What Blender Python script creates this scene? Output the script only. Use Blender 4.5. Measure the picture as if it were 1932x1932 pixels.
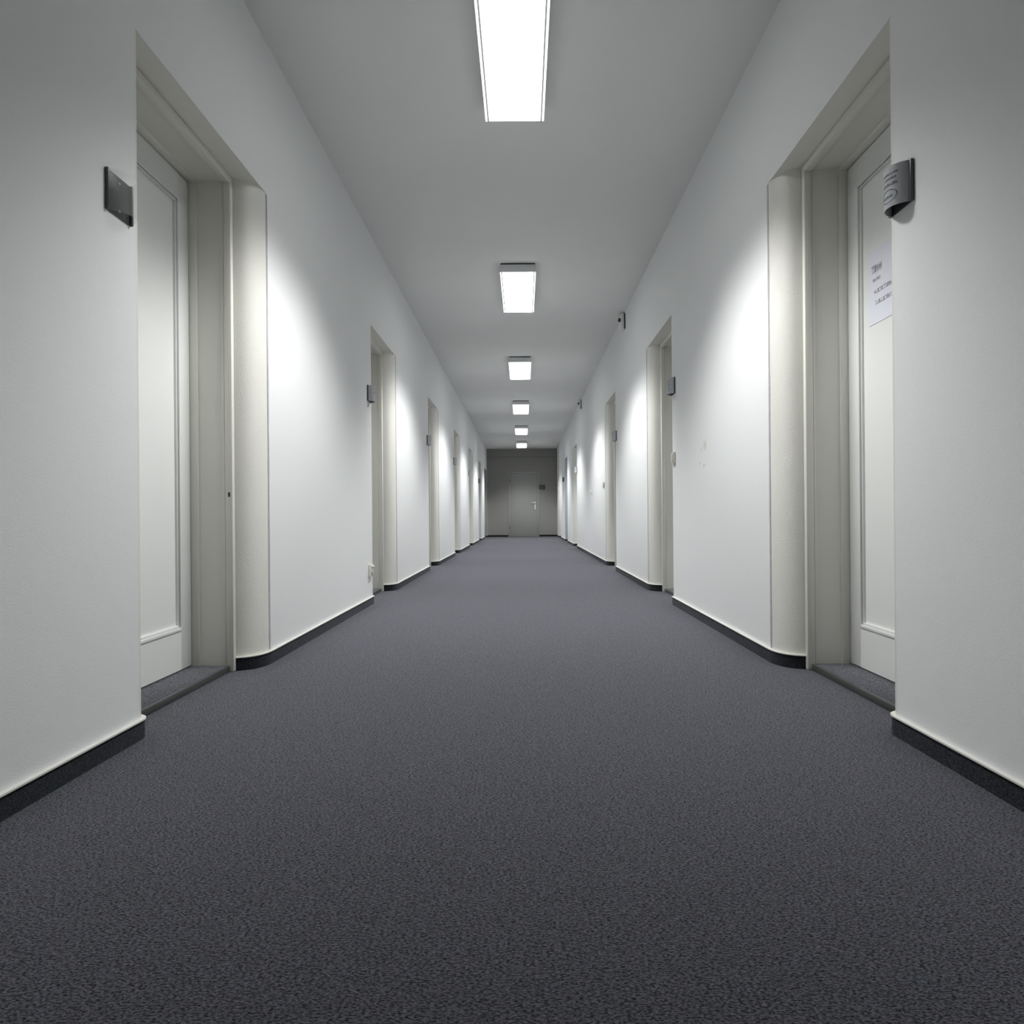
import bpy, bmesh, math, random
from mathutils import Vector, Matrix

for o in list(bpy.data.objects):
    bpy.data.objects.remove(o)
S = bpy.context.scene
C = S.collection

# ---------------------------------------------------------------- camera, world, exposure
H_CAM = 0.67
F_PX = 1400.0
ROLL = 0.008
cam_data = bpy.data.cameras.new('camera')
cam = bpy.data.objects.new('camera', cam_data)
C.objects.link(cam)
cam.location = (0, 0, H_CAM)
cam.matrix_world = Matrix.Translation((0, 0, H_CAM)) @ Matrix.Rotation(math.pi / 2, 4, 'X') @ Matrix.Rotation(-ROLL, 4, 'Z')
cam_data.sensor_width = 36.0
cam_data.sensor_fit = 'HORIZONTAL'
cam_data.lens = F_PX / 1932 * 36.0
cam_data.shift_x = -21 / 1932
cam_data.shift_y = 8 / 1932
cam_data.clip_start = 0.02
S.camera = cam

w = bpy.data.worlds.new('world')
S.world = w
w.use_nodes = True
w.node_tree.nodes['Background'].inputs[0].default_value = (0.0, 0.0, 0.0, 1)
w.node_tree.nodes['Background'].inputs[1].default_value = 0.0

S.view_settings.view_transform = 'Standard'
S.view_settings.look = 'None'
S.view_settings.gamma = 1.0
S.view_settings.exposure = 0.0
S.view_settings.use_curve_mapping = False

LAMP_W = 77.0                       # watts per luminaire (light thrown down, inside its cut-off)
CUT_HI, CUT_LO = math.cos(math.radians(43)), math.cos(math.radians(58))   # optical cut-off of the louvre
DIFF_EMIT = 3.8                     # diffuser surface itself
EDGE_EMIT = 1.6                    # translucent glowing side strips
LAMP_COL = (0.99, 0.995, 0.99)

# ---------------------------------------------------------------- dimensions (metres)
WL, WR = 1.175, 1.122               # wall planes left / right of the camera
ZC = 2.875                          # ceiling
ZD = 2.170                          # door head
YB, YE = -3.0, 24.3                 # corridor ends
D_FR = 0.105                        # depth of the rounded reveal
RX = 0.165                          # length of the far rounding along the wall
RN = 0.05                           # near rounding
D_OUT = 0.42
OPEN_L = [(2.262, 3.435), (5.77, 6.90), (9.25, 10.35), (12.73, 13.83), (16.21, 17.31), (19.69, 20.80), (22.60, 24.10)]
OPEN_R = [(2.235, 3.375), (5.55, 6.68), (8.95, 10.06), (15.40, 16.52), (18.70, 19.82), (21.95, 23.07)]

# ---------------------------------------------------------------- materials
def new_mat(name):
    m = bpy.data.materials.new(name)
    m.use_nodes = True
    nt = m.node_tree
    return m, nt, nt.nodes['Principled BSDF']

def paint(name, col, rough=0.6, bump=0.0, scale=200.0, var=0.0, varscale=2.0, metal=0.0, spec=0.5, detail=3.0):
    m, nt, b = new_mat(name)
    N, L = nt.nodes, nt.links
    b.inputs['Base Color'].default_value = (*col, 1)
    b.inputs['Roughness'].default_value = rough
    b.inputs['Metallic'].default_value = metal
    b.inputs['Specular IOR Level'].default_value = spec
    tc = N.new('ShaderNodeTexCoord')
    if bump > 0:
        n = N.new('ShaderNodeTexNoise'); n.inputs['Scale'].default_value = scale
        n.inputs['Detail'].default_value = detail
        L.new(tc.outputs['Object'], n.inputs['Vector'])
        bp = N.new('ShaderNodeBump'); bp.inputs['Strength'].default_value = bump
        bp.inputs['Distance'].default_value = 0.002
        L.new(n.outputs['Fac'], bp.inputs['Height'])
        L.new(bp.outputs['Normal'], b.inputs['Normal'])
    if var > 0:
        n2 = N.new('ShaderNodeTexNoise'); n2.inputs['Scale'].default_value = varscale
        n2.inputs['Detail'].default_value = 5
        L.new(tc.outputs['Object'], n2.inputs['Vector'])
        mx = N.new('ShaderNodeMix'); mx.data_type = 'RGBA'
        mx.inputs[6].default_value = (*[c * (1 - var) for c in col], 1)
        mx.inputs[7].default_value = (*[min(1, c * (1 + var)) for c in col], 1)
        L.new(n2.outputs['Fac'], mx.inputs[0])
        L.new(mx.outputs[2], b.inputs['Base Color'])
    return m

M = {}
M['ceiling'] = paint('ceiling_paint', (0.92, 0.925, 0.92), 0.9, 0.25, 120, 0.03, 1.5, spec=0.2)
M['cream'] = paint('cream_gloss_paint', (0.82, 0.81, 0.755), 0.28, 0.5, 170, 0.03, 8)
M['soffit'] = M['cream']
M['frame'] = paint('cream_frame_paint', (0.79, 0.785, 0.725), 0.38, 0.05, 60, 0.02, 6)
M['leaf'] = paint('white_door_paint', (0.84, 0.85, 0.83), 0.4, 0.04, 50, 0.015, 4)
M['bluegrey'] = paint('blue_grey_steel_paint', (0.40, 0.44, 0.50), 0.45, 0.05, 60, 0.02, 6)
M['greyframe'] = paint('pale_grey_steel_paint', (0.55, 0.57, 0.57), 0.45, 0.05, 60, 0.02, 6)
M['shadeframe'] = paint('shaded_recess_grey', (0.30, 0.305, 0.295), 0.5, 0.05, 60, 0.02, 6)  # grey deepened to carry the shade in the last left recess
M['seam'] = paint('grey_seam_line', (0.50, 0.49, 0.51), 0.8, 0.4, 300, 0.25, 30)
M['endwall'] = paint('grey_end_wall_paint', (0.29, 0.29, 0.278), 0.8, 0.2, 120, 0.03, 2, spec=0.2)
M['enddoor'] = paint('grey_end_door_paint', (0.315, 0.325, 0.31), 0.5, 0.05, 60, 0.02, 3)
M['lip'] = paint('cream_skirting_top', (0.82, 0.81, 0.76), 0.45, 0.1, 80)
M['lamp_white'] = paint('lamp_white_enamel', (0.80, 0.81, 0.82), 0.4, 0.02, 60)
M['joint'] = paint('grey_lamp_joint', (0.16, 0.16, 0.16), 0.8, 0.05, 60)
M['dark_gap'] = paint('dark_shadow_gap_and_knob', (0.03, 0.03, 0.03), 0.8, 0.05, 60)  # near-black for painted gap shadows; the alarm box knob uses it too
M['dark_plastic'] = paint('dark_grey_plastic', (0.045, 0.046, 0.05), 0.35, 0.03, 80)
M['rail'] = paint('anodised_grey_rail', (0.10, 0.105, 0.10), 0.35, 0.03, 80, metal=0.4)
M['insert'] = paint('grey_sign_sheet', (0.52, 0.53, 0.56), 0.3, 0.02, 80, 0.02, 20)
M['insert_dark'] = paint('dark_sign_sheet', (0.06, 0.075, 0.075), 0.35, 0.02, 80)
M['print'] = paint('sign_print_ink', (0.07, 0.07, 0.10), 0.5, 0.02, 80)
M['print_teal'] = paint('emblem_ink', (0.09, 0.13, 0.14), 0.5, 0.02, 80)
M['paper'] = paint('white_paper', (0.78, 0.79, 0.86), 0.8, 0.05, 60)
M['faint_ink'] = paint('faint_grey_ink', (0.42, 0.43, 0.48), 0.8, 0.02, 60)
M['beige_plastic'] = paint('beige_plastic', (0.72, 0.71, 0.64), 0.35, 0.02, 80)
M['white_plastic'] = paint('white_plastic', (0.82, 0.82, 0.80), 0.35, 0.02, 80)
M['steel'] = paint('brushed_steel', (0.62, 0.62, 0.62), 0.3, 0.05, 200, metal=0.9)
M['screw'] = paint('dark_screw_metal', (0.05, 0.05, 0.045), 0.5, 0.05, 200)

# white wall paint with fine roller grain; a few beige touch-up stains on the right wall
def wall_mat():
    m, nt, b = new_mat('white_wall_paint')
    N, L = nt.nodes, nt.links
    b.inputs['Roughness'].default_value = 0.75
    b.inputs['Specular IOR Level'].default_value = 0.25
    tc = N.new('ShaderNodeTexCoord')
    n2 = N.new('ShaderNodeTexNoise'); n2.inputs['Scale'].default_value = 1.3; n2.inputs['Detail'].default_value = 6
    L.new(tc.outputs['Object'], n2.inputs['Vector'])
    mx = N.new('ShaderNodeMix'); mx.data_type = 'RGBA'
    mx.inputs[6].default_value = (0.85, 0.86, 0.865, 1)
    mx.inputs[7].default_value = (0.87, 0.88, 0.88, 1)
    L.new(n2.outputs['Fac'], mx.inputs[0])
    cur = mx.outputs[2]
    # beige stains: small blobs broken by noise
    nz = N.new('ShaderNodeTexNoise'); nz.inputs['Scale'].default_value = 45; nz.inputs['Detail'].default_value = 3
    L.new(tc.outputs['Object'], nz.inputs['Vector'])
    for (sx, sy, sz, ry, rz) in ((WR, 4.57, 1.10, 0.05, 0.035), (WR, 4.60, 0.975, 0.035, 0.02), (WR, 4.70, 0.995, 0.02, 0.015),
                                 (WR, 4.66, 1.08, 0.018, 0.02), (WR, 17.7, 1.0, 0.10, 0.05)):
        sub = N.new('ShaderNodeVectorMath'); sub.operation = 'SUBTRACT'
        sub.inputs[1].default_value = (sx, sy, sz)
        L.new(tc.outputs['Object'], sub.inputs[0])
        dv = N.new('ShaderNodeVectorMath'); dv.operation = 'DIVIDE'
        dv.inputs[1].default_value = (0.3, ry, rz)
        L.new(sub.outputs[0], dv.inputs[0])
        ln = N.new('ShaderNodeVectorMath'); ln.operation = 'LENGTH'
        L.new(dv.outputs[0], ln.inputs[0])
        ad = N.new('ShaderNodeMath'); ad.operation = 'MULTIPLY_ADD'
        L.new(nz.outputs['Fac'], ad.inputs[0]); ad.inputs[1].default_value = 2.6
        L.new(ln.outputs['Value'], ad.inputs[2])
        mr = N.new('ShaderNodeMapRange')
        mr.inputs['From Min'].default_value = 1.7; mr.inputs['From Max'].default_value = 2.1
        mr.inputs['To Min'].default_value = 0.55; mr.inputs['To Max'].default_value = 0.0
        L.new(ad.outputs[0], mr.inputs['Value'])
        m2 = N.new('ShaderNodeMix'); m2.data_type = 'RGBA'
        L.new(mr.outputs[0], m2.inputs[0]); L.new(cur, m2.inputs[6])
        m2.inputs[7].default_value = (0.62, 0.57, 0.45, 1)
        cur = m2.outputs[2]
    L.new(cur, b.inputs['Base Color'])
    n = N.new('ShaderNodeTexNoise'); n.inputs['Scale'].default_value = 300; n.inputs['Detail'].default_value = 3
    L.new(tc.outputs['Object'], n.inputs['Vector'])
    n3 = N.new('ShaderNodeTexNoise'); n3.inputs['Scale'].default_value = 9; n3.inputs['Detail'].default_value = 2
    L.new(tc.outputs['Object'], n3.inputs['Vector'])
    am = N.new('ShaderNodeMath'); am.operation = 'MULTIPLY_ADD'
    L.new(n3.outputs['Fac'], am.inputs[0]); am.inputs[1].default_value = 1.2; L.new(n.outputs['Fac'], am.inputs[2])
    bp = N.new('ShaderNodeBump'); bp.inputs['Strength'].default_value = 0.3; bp.inputs['Distance'].default_value = 0.002
    L.new(am.outputs[0], bp.inputs['Height']); L.new(bp.outputs['Normal'], b.inputs['Normal'])
    return m
M['wall'] = wall_mat()

def carpet_mat(name, dark, light, k=1.0):
    m, nt, b = new_mat(name)
    N, L = nt.nodes, nt.links
    tc = N.new('ShaderNodeTexCoord')
    mp = N.new('ShaderNodeMapping'); mp.inputs['Scale'].default_value = (0.55, 1.0, 1.0)
    L.new(tc.outputs['Object'], mp.inputs['Vector'])
    n = N.new('ShaderNodeTexNoise'); n.inputs['Scale'].default_value = 300; n.inputs['Detail'].default_value = 2.0
    L.new(mp.outputs[0], n.inputs['Vector'])
    mr = N.new('ShaderNodeMapRange')
    mr.inputs['From Min'].default_value = 0.38; mr.inputs['From Max'].default_value = 0.62
    L.new(n.outputs['Fac'], mr.inputs['Value'])
    vo = N.new('ShaderNodeTexVoronoi'); vo.inputs["Scale"].default_value = 620
    L.new(mp.outputs[0], vo.inputs['Vector'])
    sc = N.new('ShaderNodeSeparateColor'); L.new(vo.outputs['Color'], sc.inputs[0])
    av = N.new('ShaderNodeMix'); av.inputs[0].default_value = 0.5
    L.new(mr.outputs[0], av.inputs[2]); L.new(sc.outputs[0], av.inputs[3])
    cr = N.new('ShaderNodeValToRGB')
    cr.color_ramp.elements[0].position = 0.27; cr.color_ramp.elements[0].color = (*dark, 1)
    cr.color_ramp.elements[1].position = 0.80; cr.color_ramp.elements[1].color = (*light, 1)
    L.new(av.outputs[0], cr.inputs[0])
    n2 = N.new('ShaderNodeTexNoise'); n2.inputs['Scale'].default_value = 22; n2.inputs['Detail'].default_value = 4
    L.new(tc.outputs['Object'], n2.inputs['Vector'])
    cr2 = N.new('ShaderNodeValToRGB')
    cr2.color_ramp.elements[0].position = 0.35; cr2.color_ramp.elements[0].color = (0.86, 1.0, 1.03, 1)
    cr2.color_ramp.elements[1].position = 0.65; cr2.color_ramp.elements[1].color = (1.08, 0.97, 1.06, 1)
    L.new(n2.outputs['Fac'], cr2.inputs[0])
    mx = N.new('ShaderNodeMix'); mx.data_type = 'RGBA'; mx.blend_type = 'MULTIPLY'; mx.inputs[0].default_value = 1
    L.new(cr.outputs[0], mx.inputs[6]); L.new(cr2.outputs[0], mx.inputs[7])
    L.new(mx.outputs[2], b.inputs['Base Color'])
    b.inputs['Roughness'].default_value = 0.95
    b.inputs['Specular IOR Level'].default_value = 0.1
    sw = N.new('ShaderNodeMath'); sw.operation = 'POWER'; sw.inputs[1].default_value = 1.0
    L.new(av.outputs[0], sw.inputs[0])
    sw2 = N.new('ShaderNodeMath'); sw2.operation = 'MULTIPLY'; sw2.inputs[1].default_value = 0.98 * k
    L.new(sw.outputs[0], sw2.inputs[0]); L.new(sw2.outputs[0], b.inputs['Sheen Weight'])
    b.inputs['Sheen Roughness'].default_value = 0.5
    b.inputs['Sheen Tint'].default_value = (0.9, 0.9, 1.0, 1)
    bp = N.new('ShaderNodeBump'); bp.inputs['Strength'].default_value = 0.25; bp.inputs['Distance'].default_value = 0.002
    L.new(n.outputs['Fac'], bp.inputs['Height']); L.new(bp.outputs['Normal'], b.inputs['Normal'])
    return m
M['carpet'] = carpet_mat('charcoal_carpet', (0.010, 0.0105, 0.013), (0.064, 0.065, 0.074))
M['carpet_strip'] = carpet_mat('skirting_carpet', (0.008, 0.010, 0.012), (0.035, 0.038, 0.042), 0.2)

def emis_mat():
    m, nt, b = new_mat('lamp_diffuser_glow')
    b.inputs['Base Color'].default_value = (0.9, 0.9, 0.9, 1)
    b.inputs['Emission Color'].default_value = (*LAMP_COL, 1)
    b.inputs['Emission Strength'].default_value = DIFF_EMIT
    return m
M['diffuser'] = emis_mat()
M['edge_glow'] = emis_mat()
M['edge_glow'].name = 'lamp_edge_glow'
M['edge_glow'].node_tree.nodes['Principled BSDF'].inputs['Emission Strength'].default_value = EDGE_EMIT

def glass_mat():
    m, nt, b = new_mat('clear_acrylic')
    b.inputs['Base Color'].default_value = (0.93, 0.93, 0.90, 1)
    b.inputs['Roughness'].default_value = 0.08
    b.inputs['IOR'].default_value = 1.2
    b.inputs['Alpha'].default_value = 0.10
    return m
M['acrylic'] = glass_mat()

# ---------------------------------------------------------------- helpers
def link(name, bm, mats, parent=None, smooth=None):
    me = bpy.data.meshes.new(name)
    bmesh.ops.recalc_face_normals(bm, faces=bm.faces)
    bm.to_mesh(me); bm.free()
    if not isinstance(mats, (list, tuple)):
        mats = [mats]
    for m in mats:
        me.materials.append(m)
    if smooth is not None:
        for p in me.polygons:
            p.use_smooth = True
        me.set_sharp_from_angle(angle=math.radians(smooth))
    o = bpy.data.objects.new(name, me)
    C.objects.link(o)
    if parent is not None:
        o.parent = parent
    return o

def empty(name, loc=(0, 0, 0), **props):
    o = bpy.data.objects.new(name, None)
    o.empty_display_size = 0.1
    o.location = loc
    C.objects.link(o)
    for k, v in props.items():
        o[k] = v
    return o

def tag(o, label=None, category=None, group=None, kind=None):
    if label: o['label'] = label
    if category: o['category'] = category
    if group: o['group'] = group
    if kind: o['kind'] = kind
    return o

def add_box(bm, x0, x1, y0, y1, z0, z1, bevel=0.0, mi=0):
    r = bmesh.ops.create_cube(bm, size=1.0)
    vs = r['verts']
    for v in vs:
        v.co = Vector(((x0 + x1) / 2 + v.co.x * (x1 - x0), (y0 + y1) / 2 + v.co.y * (y1 - y0), (z0 + z1) / 2 + v.co.z * (z1 - z0)))
    fs = set(f for v in vs for f in v.link_faces)
    for f in fs: f.material_index = mi
    if bevel > 0:
        es = list(set(e for v in vs for e in v.link_edges))
        bmesh.ops.bevel(bm, geom=es, offset=bevel, segments=2, profile=0.5, affect='EDGES', clamp_overlap=True)

def add_prism(bm, pts, z0, z1, mats=None, cap=0):
    """pts: plan polygon; mats[i] = material index of side i (pts[i]->pts[i+1])"""
    lo = [bm.verts.new((p[0], p[1], z0)) for p in pts]
    hi = [bm.verts.new((p[0], p[1], z1)) for p in pts]
    n = len(pts)
    for i in range(n):
        f = bm.faces.new((lo[i], lo[(i + 1) % n], hi[(i + 1) % n], hi[i]))
        f.material_index = mats[i] if mats else 0
    f = bm.faces.new(lo[::-1]); f.material_index = cap
    f = bm.faces.new(hi); f.material_index = cap

def strip(bm, path, z0, z1, thick, mi=0):
    """band following an open plan path, `thick` to the left normal side given by path offset"""
    outs = offset_path(path, thick)
    add_prism(bm, list(path) + list(reversed(outs)), z0, z1, cap=mi)

def offset_path(path, d):
    res = []
    n = len(path)
    for i in range(n):
        a = Vector(path[max(0, i - 1)]); b = Vector(path[min(n - 1, i + 1)])
        t = (b - a)
        t.normalize()
        nrm = Vector((-t.y, t.x))
        p = Vector(path[i]) + nrm * d
        res.append((p.x, p.y))
    return res

def add_cyl(bm, p0, p1, r, seg=16):
    p0, p1 = Vector(p0), Vector(p1)
    d = p1 - p0
    rot = d.to_track_quat('Z', 'Y').to_matrix().to_4x4()
    bmesh.ops.create_cone(bm, cap_ends=True, segments=seg, radius1=r, radius2=r, depth=d.length,
                          matrix=Matrix.Translation((p0 + p1) / 2) @ rot)

# ---------------------------------------------------------------- floor and ceiling
bm = bmesh.new(); add_box(bm, -WL - 0.6, WR + 0.6, YB - 0.2, YE + 0.4, -0.12, 0.0)
tag(link('floor', bm, M['carpet']), kind='structure', label='charcoal flecked carpet running the length of the corridor')
bm = bmesh.new(); add_box(bm, -WL - 0.6, WR + 0.6, YB - 0.2, YE + 0.4, ZC, ZC + 0.12)
tag(link('ceiling', bm, M['ceiling']), kind='structure', label='plain pale grey plaster corridor ceiling')

# ---------------------------------------------------------------- side walls with rounded reveals
def reveal_curve(yf):
    p0, p1, p2 = (D_FR, yf - RX), (0.004, yf - 0.150), (0.0, yf)
    return [tuple((1 - t) ** 2 * a + 2 * t * (1 - t) * b + t * t * c for a, b, c in zip(p0, p1, p2)) for t in [i / 12 for i in range(13)]]

def pier_profile(far_prev, near_next, y_start, y_end):
    """plan outline in (depth, y) of a wall pier between two openings, plus material flags"""
    front = []; flags = []     # flags belong to the segment starting at that point
    if far_prev is not None:
        for i, q in enumerate(reveal_curve(far_prev)):
            front.append(q)
            flags.append(1 if i < 12 else 0)
    else:
        front.append((0, y_start)); flags.append(0)
    if near_next is not None:
        front.append((0, near_next)); flags.append(1)
        for i in range(1, 9):
            t = math.pi / 2 * i / 8
            front.append((RN * (1 - math.cos(t)), near_next + RN * math.sin(t)))
            flags.append(1)
        front.append((D_FR, near_next + RN)); flags.append(1)
    else:
        front.append((0, y_end)); flags.append(0)
    return front, flags

def build_wall(name, s, w0, opens, special):
    bm = bmesh.new()
    paths = []
    segs = []
    prev = None
    for (yn, yf) in opens + [(None, None)]:
        front, flags = pier_profile(prev, yn, YB, YE)
        back = [(D_OUT, front[-1][1]), (D_OUT, front[0][1])]
        pts = front + back
        fl = flags + [0, 0]
        fl[len(front) - 1] = 1
        add_prism(bm, [(s * (w0 + d), y) for d, y in pts], 0, ZD, mats=fl, cap=1)
        paths.append([(s * (w0 + d), y) for d, y in front])
        segs.append((prev, yn))
        prev = yf
    # lintel band over everything (soffit cream)
    x0, x1 = sorted((s * w0, s * (w0 + D_OUT)))
    lo = [bm.verts.new(c) for c in ((x0, YB, ZD), (x1, YB, ZD), (x1, YE, ZD), (x0, YE, ZD))]
    hi = [bm.verts.new(c) for c in ((x0, YB, ZC), (x1, YB, ZC), (x1, YE, ZC), (x0, YE, ZC))]
    for i in range(4):
        bm.faces.new((lo[i], lo[(i + 1) % 4], hi[(i + 1) % 4], hi[i]))
    f = bm.faces.new(lo[::-1]); f.material_index = 1
    bm.faces.new(hi)
    wall = link(name, bm, [M['wall'], M['cream']], smooth=30)
    tag(wall, kind='structure', label='white painted corridor wall on the %s with rounded door reveals' % ('left' if s < 0 else 'right'))
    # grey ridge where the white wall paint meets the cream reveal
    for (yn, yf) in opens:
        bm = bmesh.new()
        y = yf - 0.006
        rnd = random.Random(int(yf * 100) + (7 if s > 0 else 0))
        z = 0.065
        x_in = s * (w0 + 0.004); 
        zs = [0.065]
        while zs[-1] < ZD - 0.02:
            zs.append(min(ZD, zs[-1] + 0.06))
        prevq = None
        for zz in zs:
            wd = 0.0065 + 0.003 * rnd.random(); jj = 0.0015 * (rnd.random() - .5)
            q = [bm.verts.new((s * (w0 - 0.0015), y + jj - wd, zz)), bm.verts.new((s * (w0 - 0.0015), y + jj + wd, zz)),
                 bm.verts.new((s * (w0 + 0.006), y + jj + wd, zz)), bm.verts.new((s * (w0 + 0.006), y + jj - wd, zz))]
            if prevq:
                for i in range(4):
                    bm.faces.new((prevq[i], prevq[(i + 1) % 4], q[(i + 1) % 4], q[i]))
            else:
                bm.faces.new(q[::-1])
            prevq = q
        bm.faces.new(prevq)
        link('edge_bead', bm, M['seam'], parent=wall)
    # skirting
    bb = empty('baseboard_' + ('left' if s < 0 else 'right'), kind='structure',
               label='dark carpet skirting with cream top lip along the %s wall' % ('left' if s < 0 else 'right'))
    for path in paths:
        p2 = []
        # resample long straight runs so the lip can wobble a little like the real strip
        for i in range(len(path) - 1):
            a, b = Vector(path[i]), Vector(path[i + 1])
            n = max(1, int((b - a).length / 0.25))
            for k in range(n):
                q = a.lerp(b, k / n); p2.append((q.x, q.y))
        p2.append(path[-1])
        sg = 1 if s < 0 else 1
        # corridor side: for left wall going +Y the corridor is to the right (-normal)
        side = -1 if s < 0 else 1
        inner = offset_path(p2, side * -0.0005)
        outer = offset_path(p2, side * 0.010)
        bm = bmesh.new()
        add_prism(bm, list(inner) + list(reversed(outer)), 0.0, 0.056)
        st = link('skirting_strip', bm, M['carpet_strip'], parent=bb, smooth=40)
        inner = offset_path(p2, side * -0.0005)
        outer = offset_path(p2, side * 0.0135)
        bm = bmesh.new()
        add_prism(bm, list(inner) + list(reversed(outer)), 0.056, 0.0605)
        link('top_lip', bm, M['lip'], parent=st, smooth=40)
    return wall

wall_l = build_wall('wall_left', -1, WL, OPEN_L, None)
wall_r = build_wall('wall_right', 1, WR, OPEN_R, None)

# ---------------------------------------------------------------- doors
door_no = [0]
def build_door(s, w0, yn, yf, label, fm, lm, screw=False):
    door_no[0] += 1
    y0 = yn + RN; y1 = yf - RX
    d = empty('door_%d' % door_no[0], (s * (w0 + 0.3), (y0 + y1) / 2, 0), kind='structure', label=label)
    inv = Matrix.Translation(-Vector(d.location))
    def put(name, bm, m, parent, smooth=30):
        if parent is d:
            bm.transform(inv)
            return link(name, bm, m, parent=d, smooth=smooth)
        bm.transform(inv)
        return link(name, bm, m, parent=parent, smooth=smooth)
    def X(a, b):
        return sorted((s * (w0 + a), s * (w0 + b)))
    # frame: casing post, lining board, stop
    fr = bmesh.new()
    cas, lin, sto = 0.030, 0.020, 0.030
    xa = X(D_FR - 0.012, D_FR + 0.022)
    add_box(fr, *xa, y1 - cas, y1 + 0.001, 0, ZD, 0.006); add_box(fr, *xa, y0 - 0.001, y0 + cas, 0, ZD, 0.006)
    add_box(fr, *xa, y0 + cas - 0.008, y1 - cas + 0.008, ZD - cas, ZD + 0.001, 0.006)
    casing = put('door_frame', fr, fm, d)
    xb = X(D_FR + 0.018, D_FR + 0.14)
    bm = bmesh.new()
    add_box(bm, *xb, y1 - lin, y1, 0, ZD); add_box(bm, *xb, y0, y0 + lin, 0, ZD)
    add_box(bm, *xb, y0 + lin, y1 - lin, ZD - lin, ZD)
    # thin bead on the corridor edge of the lining
    xc = X(D_FR + 0.022, D_FR + 0.030)
    add_box(bm, *xc, y1 - lin - 0.006, y1 - lin + 0.002, 0, ZD - lin + 0.002, 0.002)
    add_box(bm, *xc, y0 + lin - 0.002, y0 + lin + 0.006, 0, ZD - lin + 0.002, 0.002)
    add_box(bm, *xc, y0 + lin, y1 - lin, ZD - lin - 0.006, ZD - lin + 0.002, 0.002)
    put('frame_lining', bm, fm, casing)
    xs = X(D_FR + 0.138, D_FR + 0.178)
    bm = bmesh.new()
    add_box(bm, *xs, y1 - sto, y1, 0, ZD, 0.004); add_box(bm, *xs, y0, y0 + sto, 0, ZD, 0.004)
    add_box(bm, *xs, y0 + sto - 0.006, y1 - sto + 0.006, ZD - sto, ZD, 0.004)
    put('door_stop', bm, fm, casing)
    if screw:
        bm = bmesh.new()
        xm = X(D_FR - 0.002, D_FR + 0.008)
        add_box(bm, *xm, y1 - cas - 0.0015, y1 - cas + 0.002, 0.765, 0.785, 0.001)
        put('strike_screw', bm, M['screw'], casing)
    # threshold step in carpet with dark edge trim
    bm = bmesh.new(); xt = X(D_FR + 0.016, D_FR + 0.24)
    add_box(bm, *xt, y0 + lin, y1 - lin, 0, 0.026, 0.003)
    th = put('threshold', bm, M['carpet'], d)
    bm = bmesh.new(); xt = X(D_FR + 0.006, D_FR + 0.018)
    add_box(bm, *xt, y0 + cas, y1 - cas, 0, 0.027, 0.002)
    put('edge_trim', bm, M['rail'], th)
    # leaf: stiles, rails and a sunk panel
    DL = D_FR + 0.172
    ly0, ly1 = y0 + sto - 0.012, y1 - sto + 0.012
    zb, zt = 0.032, ZD - sto + 0.010
    st_w, top_r, bot_r = 0.095, 0.105, 0.165
    bm = bmesh.new()
    xl = X(DL, DL + 0.04)
    yA, yB2 = ly0 + 0.013, ly1 - 0.013
    zT = zt - 0.012
    add_box(bm, *xl, yA, yA + st_w, zb, zT, 0.0015)
    add_box(bm, *xl, yB2 - st_w, yB2, zb, zT, 0.0015)
    add_box(bm, *xl, yA + st_w, yB2 - st_w, zb, zb + bot_r, 0.0)
    add_box(bm, *xl, yA + st_w, yB2 - st_w, zT - top_r, zT, 0.0)
    add_box(bm, *X(DL + 0.013, DL + 0.03), yA + st_w - 0.005, yB2 - st_w + 0.005, zb + bot_r - 0.005, zT - top_r + 0.005)
    # rebate edge of leaf
    leaf = put('door_leaf', bm, lm, d)
    bm = bmesh.new()
    py0, py1, pz0, pz1 = yA + st_w, yB2 - st_w, zb + bot_r, zT - top_r
    for (off, wd, da, db) in ((0.0, 0.009, -0.004, 0.014), (0.013, 0.007, 0.003, 0.014)):
        xm = X(DL + da, DL + db)
        a0, a1, c0, c1 = py0 + off, py1 - off, pz0 + off, pz1 - off
        add_box(bm, *xm, a0, a0 + wd, c0, c1, 0.002)
        add_box(bm, *xm, a1 - wd, a1, c0, c1, 0.002)
        add_box(bm, *xm, a0 + wd - .002, a1 - wd + .002, c0, c0 + wd * 1.4, 0.002)
        add_box(bm, *xm, a0 + wd - .002, a1 - wd + .002, c1 - wd, c1, 0.002)
    put('panel_moulding', bm, lm, leaf)
    # lever handle on the near stile
    bm = bmesh.new()
    yh = yA + 0.05
    add_box(bm, *X(DL - 0.006, DL + 0.001), yh - 0.02, yh + 0.02, 0.93, 1.12, 0.003)
    add_cyl(bm, (s * (w0 + DL), yh, 1.07), (s * (w0 + DL - 0.045), yh, 1.07), 0.009)
    add_box(bm, *X(DL - 0.055, DL - 0.040), yh - 0.01, yh + 0.115, 1.06, 1.08, 0.005)
    put('door_handle', bm, M['steel'], leaf)
    return d

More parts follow.
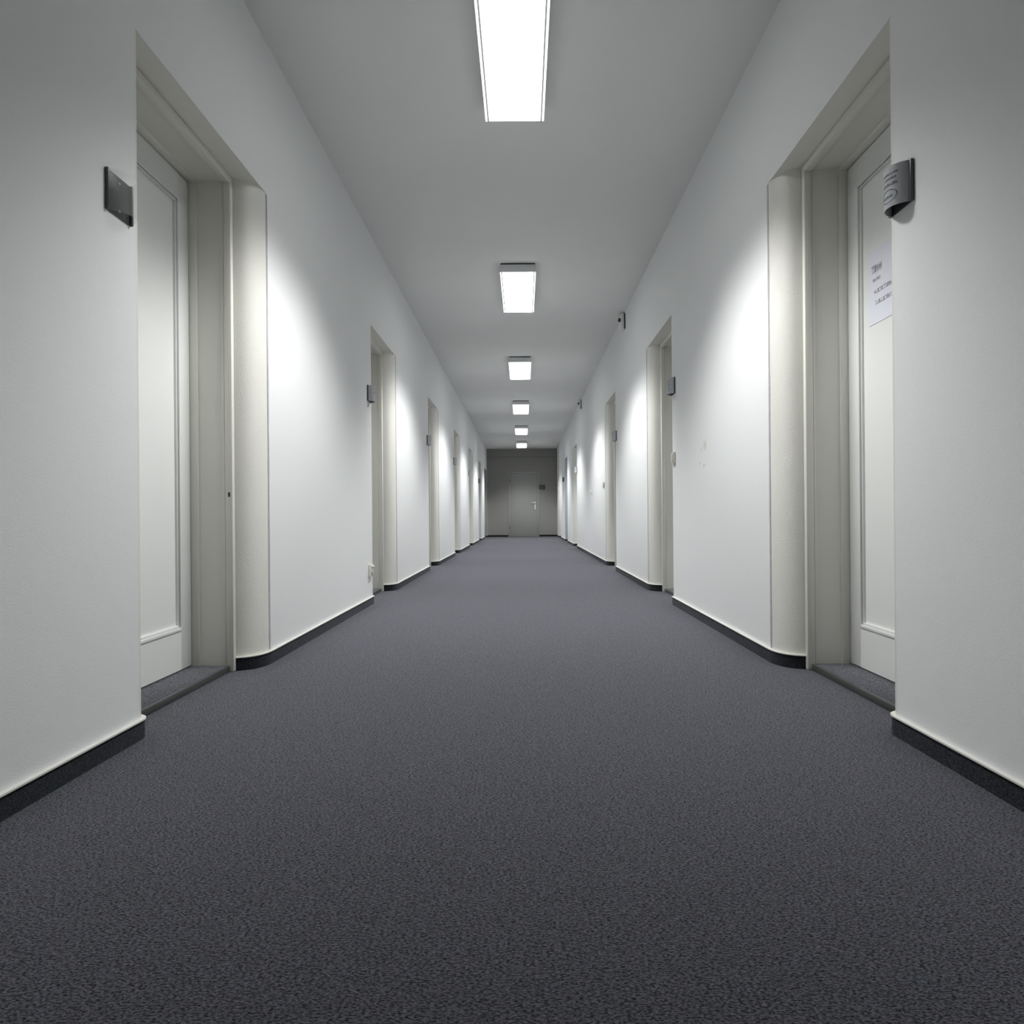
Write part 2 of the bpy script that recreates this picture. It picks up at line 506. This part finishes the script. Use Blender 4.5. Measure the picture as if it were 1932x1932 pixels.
side_word = {-1: 'left', 1: 'right'}
ordL = ['nearest door on the left, cream frame, single sunk panel', 'second door on the left, past the low wall socket',
        'third door on the left, deep cream reveal', 'fourth door on the left', 'fifth door on the left',
        'sixth door on the left, with greyish reveal', 'last door on the left, beside the grey end wall']
ordR = ['nearest door on the right, with a white paper notice taped on', 'second door on the right, behind a beige light switch',
        'third door on the right, deep cream reveal', 'fourth door on the right, past the long bare wall',
        'blue-grey door, fifth on the right', 'last door on the right, beside the grey end wall']
doorsL, doorsR = [], []
for i, (a, b) in enumerate(OPEN_L):
    fm, lm = (M['frame'], M['leaf'])
    if i == 5: fm = M['greyframe']
    if i == 6: fm = lm = M['shadeframe']
    doorsL.append(build_door(-1, WL, a, b, ordL[i], fm, lm, screw=(i == 0)))
for i, (a, b) in enumerate(OPEN_R):
    fm, lm = (M['frame'], M['leaf'])
    if i == 4: fm, lm = M['bluegrey'], M['bluegrey']
    doorsR.append(build_door(1, WR, a, b, ordR[i], fm, lm))

# steel lining that wraps the whole reveal of the blue-grey door and of the sixth left door
def reveal_lining(s, w0, yf, parent, m):
    path = [(s * (w0 + d), y) for d, y in reveal_curve(yf)]
    outer = offset_path(path, (-1 if s < 0 else 1) * 0.003)
    bm = bmesh.new()
    add_prism(bm, path + list(reversed(outer)), 0.062, ZD - 0.001)
    bm.transform(Matrix.Translation(-Vector(parent.location)))
    link('reveal_lining', bm, m, parent=parent, smooth=40)
reveal_lining(1, WR, OPEN_R[4][1], doorsR[4], M['bluegrey'])
reveal_lining(-1, WL, OPEN_L[5][1], doorsL[5], M['greyframe'])
reveal_lining(-1, WL, OPEN_L[6][1], doorsL[6], M['shadeframe'])  # darker grey puts the shade of this far recess into the colour

# ---------------------------------------------------------------- end wall, its beam and its door
ex0, ex1 = -0.43, 0.47
ezt = 2.07
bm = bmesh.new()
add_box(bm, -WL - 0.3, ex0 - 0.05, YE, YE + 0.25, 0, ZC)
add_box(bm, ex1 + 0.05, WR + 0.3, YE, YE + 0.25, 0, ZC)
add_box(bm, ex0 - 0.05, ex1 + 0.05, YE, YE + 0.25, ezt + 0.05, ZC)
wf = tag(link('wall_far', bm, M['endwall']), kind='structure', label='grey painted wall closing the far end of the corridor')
bm = bmesh.new(); add_box(bm, -WL, WR, YE - 0.05, YE + 0.01, 2.62, ZC, 0.004)
tag(link('trim_1', bm, M['endwall']), kind='structure', label='shallow grey beam across the top of the far wall')
bm = bmesh.new(); add_box(bm, -WL - 0.4, WR + 0.4, YB - 0.2, YB, 0, ZC)
tag(link('wall_back', bm, M['wall']), kind='structure')
bf = empty('baseboard_far', (0, YE, 0), kind='structure', label='dark carpet skirting along the far wall')
for (a, b) in ((-WL + 0.012, ex0 - 0.055), (ex1 + 0.055, WR - 0.012)):
    bm = bmesh.new(); add_box(bm, a, b, -0.011, 0, 0, 0.06)
    link('skirting_strip', bm, M['carpet_strip'], parent=bf)
door_no[0] += 1
ed = empty('door_%d' % door_no[0], ((ex0 + ex1) / 2, YE, 0), kind='structure', label='plain grey door in the far end wall')
hw = (ex1 - ex0) / 2
bm = bmesh.new()
add_box(bm, -hw - 0.055, -hw + 0.004, -0.018, 0.12, 0, ezt + 0.055, 0.003)
add_box(bm, hw - 0.004, hw + 0.055, -0.018, 0.12, 0, ezt + 0.055, 0.003)
add_box(bm, -hw, hw, -0.018, 0.12, ezt, ezt + 0.055, 0.003)
efr = link('door_frame', bm, M['enddoor'], parent=ed, smooth=30)
for zh in (0.25, 1.78):
    bm = bmesh.new(); add_cyl(bm, (-hw, -0.022, zh), (-hw, -0.022, zh + 0.09), 0.009)
    link('hinge', bm, M['rail'], parent=efr, smooth=40)
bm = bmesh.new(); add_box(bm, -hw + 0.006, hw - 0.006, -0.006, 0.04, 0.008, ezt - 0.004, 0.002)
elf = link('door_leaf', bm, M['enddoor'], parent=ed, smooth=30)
bm = bmesh.new()
hx = hw - 0.075
add_box(bm, hx - 0.02, hx + 0.02, -0.014, -0.005, 0.90, 1.06, 0.003)
add_cyl(bm, (hx, -0.01, 1.115), (hx, -0.02, 1.115), 0.026)
add_cyl(bm, (hx, -0.01, 1.115), (hx, -0.065, 1.115), 0.010)
add_box(bm, hx - 0.12, hx + 0.012, -0.075, -0.058, 1.105, 1.125, 0.005)
link('door_handle', bm, M['white_plastic'], parent=elf, smooth=30)

# ---------------------------------------------------------------- ceiling luminaires
LX = -0.028
LAMP_FAR = [3.975, 7.70, 11.48, 15.38, 19.25, 22.95]
LLEN, LWID = 1.24, 0.312
ZL = 2.785
lamp_labels = ['nearest ceiling lamp, long white panel cut by the top of the photo',
               'second nearest lamp down the ceiling, first whose grey end face shows',
               'third nearest rectangular lamp down the corridor ceiling',
               'fourth nearest rectangular lamp down the corridor ceiling',
               'second farthest rectangular lamp down the corridor ceiling',
               'farthest and smallest ceiling lamp, just before the grey end wall']
def make_lamp():
    t = empty('ceiling_lamp', (0, 0, ZC))
    zl = ZL - ZC
    hx, hy = LWID / 2, LLEN / 2
    bm = bmesh.new(); add_box(bm, -hx + 0.006, hx - 0.006, -hy + 0.004, hy - 0.004, -0.012, 0.0)
    link('shadow_gap', bm, M['dark_gap'], parent=t)  # dark strip standing in for the shaded gap between housing and ceiling
    bm = bmesh.new()
    add_box(bm, -hx, hx, -hy, hy, zl + 0.012, -0.012, 0.002)
    hs = link('housing', bm, M['lamp_white'], parent=t, smooth=30)
    for sx in (-1, 1):
        bm = bmesh.new()
        a, b = sorted((sx * hx, sx * (hx - 0.010)))
        add_box(bm, a, b, -hy, hy, zl, zl + 0.0125, 0.001)
        link('side_rail', bm, M['edge_glow'], parent=hs, smooth=30)
    bm = bmesh.new()
    add_box(bm, -hx + 0.019, hx - 0.019, -hy + 0.004, hy - 0.004, zl - 0.001, zl + 0.0125, 0.002)
    link('diffuser', bm, M['diffuser'], parent=t, smooth=30)
    for sx in (-1, 1):
        bm = bmesh.new()
        a, b = sorted((sx * (hx - 0.0105), sx * (hx - 0.0185)))
        add_box(bm, a, b, -hy + 0.003, hy - 0.003, zl + 0.006, zl + 0.0125)
        link('dark_joint', bm, M['joint'], parent=hs)
    return t
proto = make_lamp()
lamps = []
for i, yf in enumerate(LAMP_FAR):
    if i == 0:
        r = proto
    else:
        r = proto.copy(); C.objects.link(r)
        for ch in [o for o in C.objects if o.parent is proto]:
            if ch.type != 'MESH': continue
            c = ch.copy(); C.objects.link(c); c.parent = r
            for g in [o for o in C.objects if o.parent is ch]:
                e = g.copy(); C.objects.link(e); e.parent = c
    r.location = (LX, yf - LLEN / 2, ZC)
    tag(r, lamp_labels[i], 'lamp', 'ceiling lamps down the middle of the corridor')
    lamps.append(r)
for r in lamps:
    ld = bpy.data.lights.new('lamp_light', 'AREA')
    ld.shape = 'RECTANGLE'; ld.size = LWID - 0.045; ld.size_y = LLEN - 0.02
    ld.energy = LAMP_W; ld.color = LAMP_COL
    # luminous intensity distribution of the louvred luminaire (full inside, none beyond the cut-off)
    ld.use_nodes = True
    nt = ld.node_tree
    em = nt.nodes['Emission']
    ge = nt.nodes.new('ShaderNodeNewGeometry')
    dp = nt.nodes.new('ShaderNodeVectorMath'); dp.operation = 'DOT_PRODUCT'
    nt.links.new(ge.outputs['Incoming'], dp.inputs[0]); nt.links.new(ge.outputs['Normal'], dp.inputs[1])
    ab = nt.nodes.new('ShaderNodeMath'); ab.operation = 'ABSOLUTE'
    nt.links.new(dp.outputs['Value'], ab.inputs[0])
    mr = nt.nodes.new('ShaderNodeMapRange'); mr.interpolation_type = 'SMOOTHSTEP'
    mr.inputs['From Min'].default_value = CUT_LO; mr.inputs['From Max'].default_value = CUT_HI
    nt.links.new(ab.outputs[0], mr.inputs['Value'])
    wing = nt.nodes.new('ShaderNodeMapRange')          # batwing: less straight down, more to the sides
    wing.inputs['From Min'].default_value = 0.70; wing.inputs['From Max'].default_value = 1.0
    wing.inputs['To Min'].default_value = 0.94; wing.inputs['To Max'].default_value = 0.62
    nt.links.new(ab.outputs[0], wing.inputs['Value'])
    mu = nt.nodes.new('ShaderNodeMath'); mu.operation = 'MULTIPLY'
    nt.links.new(mr.outputs[0], mu.inputs[0]); nt.links.new(wing.outputs[0], mu.inputs[1])
    nt.links.new(mu.outputs[0], em.inputs['Strength'])
    lo = bpy.data.objects.new('lamp_light', ld); C.objects.link(lo)
    lo.parent = r; lo.location = (0, 0, ZL - ZC - 0.003)

# ---------------------------------------------------------------- curved door signs
def arc_pts(hw, bulge, n=16):
    R = (hw * hw + bulge * bulge) / (2 * bulge)
    a = math.asin(min(1, hw / R))
    if bulge > hw: a = math.pi - a
    return [(R * math.sin(-a + 2 * a * i / n), R * math.cos(-a + 2 * a * i / n) - (R - bulge)) for i in range(n + 1)], R, a

def sign(loc, face, label, style, hw=0.064, hh=0.059, bulge=0.044):
    """face: rotation about Z so that local +Y... local axes: u = X (along wall), n = -Y (out of wall)"""
    t = empty('door_sign', loc)
    t.rotation_euler = (0, 0, face)
    tag(t, label, 'sign', 'curved name signs beside the doors')
    bm = bmesh.new(); add_box(bm, -hw, hw, -0.004, 0.0, -hh, hh, 0.001)
    link('back_plate', bm, M['dark_plastic'], parent=t, smooth=30)
    for sx in (-1, 1):
        bm = bmesh.new()
        a, b = sorted((sx * (hw - 0.004), sx * (hw + 0.004)))
        add_box(bm, a, b, -0.011, 0.0, -hh - 0.001, hh + 0.001, 0.0025)
        link('side_rail', bm, M['rail'], parent=t, smooth=30)
    pts, R, a = arc_pts(hw - 0.003, bulge)
    pts2, R2, a2 = arc_pts(hw - 0.0045, bulge - 0.0015)
    bm = bmesh.new()
    add_prism(bm, [(u, -n - 0.004) for u, n in pts] + [(u, -n - 0.004) for u, n in reversed(pts2)], -hh, hh)
    cover_m = M['acrylic'] if style in ('empty',) else (M['insert_dark'] if style == 'dark' else M['insert'])
    cv = link('curved_cover', bm, cover_m, parent=t, smooth=40)
    if style == 'empty':
        # screw heads on the bare plate
        for z in (-0.04, 0.04):
            bm = bmesh.new(); add_cyl(bm, (0, -0.004, z), (0, -0.0055, z), 0.004, 12)
            link('screw_head', bm, M['steel'], parent=t, smooth=40)
        return t
    if style == 'dark':
        return t
    # printed rows, bent onto the cover
    off = 0.0004
    def bent(u, z):           # u: arc length from the middle
        ang = u / R
        return (R * math.sin(ang), -(R * math.cos(ang) - (R - bulge)) - 0.004 - off, z)
    def row(bm, u0, u1, z0, z1):
        n = max(1, int((u1 - u0) / 0.004))
        for i in range(n):
            a0 = u0 + (u1 - u0) * i / n; a1 = u0 + (u1 - u0) * (i + 1) / n
            vs = [bm.verts.new(bent(*p)) for p in ((a0, z0), (a1, z0), (a1, z1), (a0, z1))]
            bm.faces.new(vs)
    rnd = random.Random(int(abs(loc[1]) * 100))
    def letters(bm, u0, u1, z, h):
        u = u0
        while u < u1:
            wv = 0.0022 + 0.0022 * rnd.random()
            k = rnd.random()
            row(bm, u, u + 0.0012, z, z + h)
            if k < .5: row(bm, u, u + wv, z, z + h * .22)
            if k > .3: row(bm, u, u + wv, z + h * .4, z + h * .6)
            if k > .6: row(bm, u + wv - .0011, u + wv, z, z + h)
            u += wv + 0.0014
    L0 = -0.052 if style != 'mirror' else -0.045
    bm = bmesh.new()
    letters(bm, -0.030, 0.045, 0.034, 0.0065)
    letters(bm, -0.010, 0.035, 0.020, 0.0065)
    letters(bm, -0.032, 0.040, 0.002, 0.0095)
    link('print', bm, M['print'], parent=cv)
    if style == 'emblem':
        bm = bmesh.new()
        # oval ring with a smaller mark inside
        n = 40
        for i in range(n):
            t0, t1 = 2 * math.pi * i / n, 2 * math.pi * (i + 1) / n
            wr = 0.85 if 0.1 < (i / n) < 0.75 else 0.92
            q = []
            for tt, k in ((t0, 1.0), (t1, 1.0), (t1, wr), (t0, wr)):
                q.append(bm.verts.new(bent(0.006 + 0.036 * k * math.cos(tt), -0.026 + 0.019 * k * math.sin(tt))))
            bm.faces.new(q)
        letters(bm, -0.018, 0.026, -0.032, 0.008)
        link('emblem', bm, M['print_teal'], parent=cv)
    return t

zS = 1.615
LSTY = ['empty', 'print', 'print', 'print', 'print', 'dark']
LLAB = ['empty dark sign holder with clear curved cover by nearest left door',
        'grey curved sign with rows of text by second left door',
        'small grey curved sign by third left door',
        'small pale grey sign by fourth left door',
        'tiny pale grey sign by fifth left door',
        'tiny dark grey sign by sixth left door']
for i, lab in enumerate(LLAB):
    yn = OPEN_L[i][0]
    # left wall faces +X: rotate so local -Y points to +X
    sign((-WL, yn - 0.097 + (0.01 if i else 0), zS - (0.006 if i == 0 else 0)), math.pi / 2, lab, LSTY[i])
RLAB = [('grey curved sign with text and oval emblem by nearest right door', 'emblem'),
        ('grey curved sign with oval emblem by second right door', 'emblem'),
        ('small grey curved sign by third right door', 'print'),
        ('tiny grey sign by fourth right door', 'print')]
for i, (lab, sty) in enumerate(RLAB):
    yn = OPEN_R[i][0]
    sign((WR, yn - 0.056, 1.622), -math.pi / 2, lab, sty, hw=0.062)
sign((WR, OPEN_R[4][1] + 0.40, 1.66), -math.pi / 2, 'tiny dark sign on wall beyond the blue-grey door', 'dark')
sign((0.63, YE, 1.62), 0.0, 'small dark sign on the grey end wall right of its door', 'dark', hw=0.095, hh=0.072, bulge=0.03)

# ---------------------------------------------------------------- paper notice on the nearest right door
DLx = WR + D_FR + 0.172
t = empty('paper_notice', (DLx + 0.0125, 2.88, 1.55))
tag(t, 'white paper notice with faint print on the nearest right door', 'notice')
bm = bmesh.new(); add_box(bm, -0.0012, 0.0, -0.105, 0.105, -0.1485, 0.1485)
sh = link('sheet', bm, M['paper'], parent=t)
bm = bmesh.new()
rnd = random.Random(3)
for (z, h, ya, yb) in ((0.055, 0.03, 0.0, 0.075), (0.02, 0.012, 0.01, 0.07), (-0.03, 0.016, -0.09, 0.05), (-0.075, 0.016, -0.09, 0.055)):
    y = ya
    bm = bmesh.new()
    add_box(bm, -0.0015, -0.0011, ya, yb, z, z + h * 0.12)
    while y < yb:
        wv = 0.006 + 0.006 * rnd.random()
        add_box(bm, -0.0016, -0.0011, y, y + 0.003, z, z + h)
        add_box(bm, -0.0016, -0.0011, y, y + wv, z + h * (0.0 if rnd.random() < .5 else .75), z + h * (.25 if rnd.random() < .5 else 1.0))
        y += wv + 0.004
    link('print_line', bm, M['faint_ink'], parent=sh)
# shift the sheet so it lies on the sunk panel
t.location = (DLx + 0.0125, 2.905, 1.575)

# ---------------------------------------------------------------- switches, socket, small wall boxes
def wall_plate(name, s, y, z, w_, h_, label, cat, kind, m):
    w0 = WL if s < 0 else WR
    t = empty(name, (s * w0, y, z)); tag(t, label, cat)
    t.rotation_euler = (0, 0, math.pi / 2 if s < 0 else -math.pi / 2)
    bm = bmesh.new()
    dpt = 0.022 if kind != 'switch' else 0.016
    add_box(bm, -w_ / 2, w_ / 2, -dpt, 0, -h_ / 2, h_ / 2, 0.004)
    fp = link('housing', bm, m, parent=t, smooth=30)
    if kind == 'switch':
        bm = bmesh.new(); add_box(bm, -w_ * .33, w_ * .33, -dpt - 0.006, -dpt + 0.002, -h_ * .33, h_ * .33, 0.003)
        link('rocker', bm, m, parent=t, smooth=30)
    if kind == 'socket':
        for sx in (-1, 1):
            pass
        bm = bmesh.new(); add_cyl(bm, (0, -dpt + 0.002, 0), (0, -dpt - 0.006, 0), 0.026, 24)
        link('socket_ring', bm, m, parent=t, smooth=40)
        for sx in (-0.0095, 0.0095):
            bm = bmesh.new(); add_cyl(bm, (sx, -dpt - 0.004, 0), (sx, -dpt - 0.0068, 0), 0.003, 10)
            link('pin_hole', bm, M['screw'], parent=t, smooth=40)
        bm = bmesh.new(); add_box(bm, -0.03, 0.03, -dpt - 0.012, -dpt + 0.001, 0.026, 0.036, 0.002)
        link('hinged_lid', bm, M['white_plastic'], parent=t, smooth=30)
    return t
wall_plate('wall_socket', -1, 5.665, 0.265, 0.085, 0.095, 'beige wall socket low on the left wall before the second door', 'socket', 'socket', M['beige_plastic'])
wall_plate('light_switch', 1, 5.49, 1.09, 0.08, 0.09, 'beige light switch by the second door on the right', 'switch', 'switch', M['beige_plastic'])
wall_plate('light_switch', 1, 10.22, 1.09, 0.08, 0.085, 'grey light switch just past the third right door', 'switch', 'switch', M['beige_plastic'])
wall_plate('light_switch', 1, 12.05, 1.06, 0.08, 0.08, 'small light switch on the long bare right wall', 'switch', 'switch', M['beige_plastic'])
wall_plate('wall_box', 1, 23.55, 1.70, 0.12, 0.13, 'upper of two white boxes on the right wall near the end', 'box', 'box', M['white_plastic'])
wall_plate('wall_box', 1, 23.35, 1.52, 0.12, 0.13, 'lower of two white boxes on the right wall near the end', 'box', 'box', M['white_plastic'])

# small white boxes with a dark cable gland, high on the right wall
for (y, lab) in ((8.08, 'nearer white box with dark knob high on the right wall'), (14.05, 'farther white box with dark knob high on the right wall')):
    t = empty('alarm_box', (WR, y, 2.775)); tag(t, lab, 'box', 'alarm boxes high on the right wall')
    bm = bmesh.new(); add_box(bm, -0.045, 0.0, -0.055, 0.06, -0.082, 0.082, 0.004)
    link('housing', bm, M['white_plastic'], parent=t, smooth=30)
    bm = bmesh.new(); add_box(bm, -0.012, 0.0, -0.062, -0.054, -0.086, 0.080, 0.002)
    link('side_shadow_strip', bm, M['dark_gap'], parent=t, smooth=30)  # dark strip standing in for the shadow line beside the box
    bm = bmesh.new(); add_cyl(bm, (-0.042, -0.01, 0.02), (-0.070, -0.01, 0.02), 0.020, 16)
    link('knob', bm, M['dark_gap'], parent=t, smooth=40)
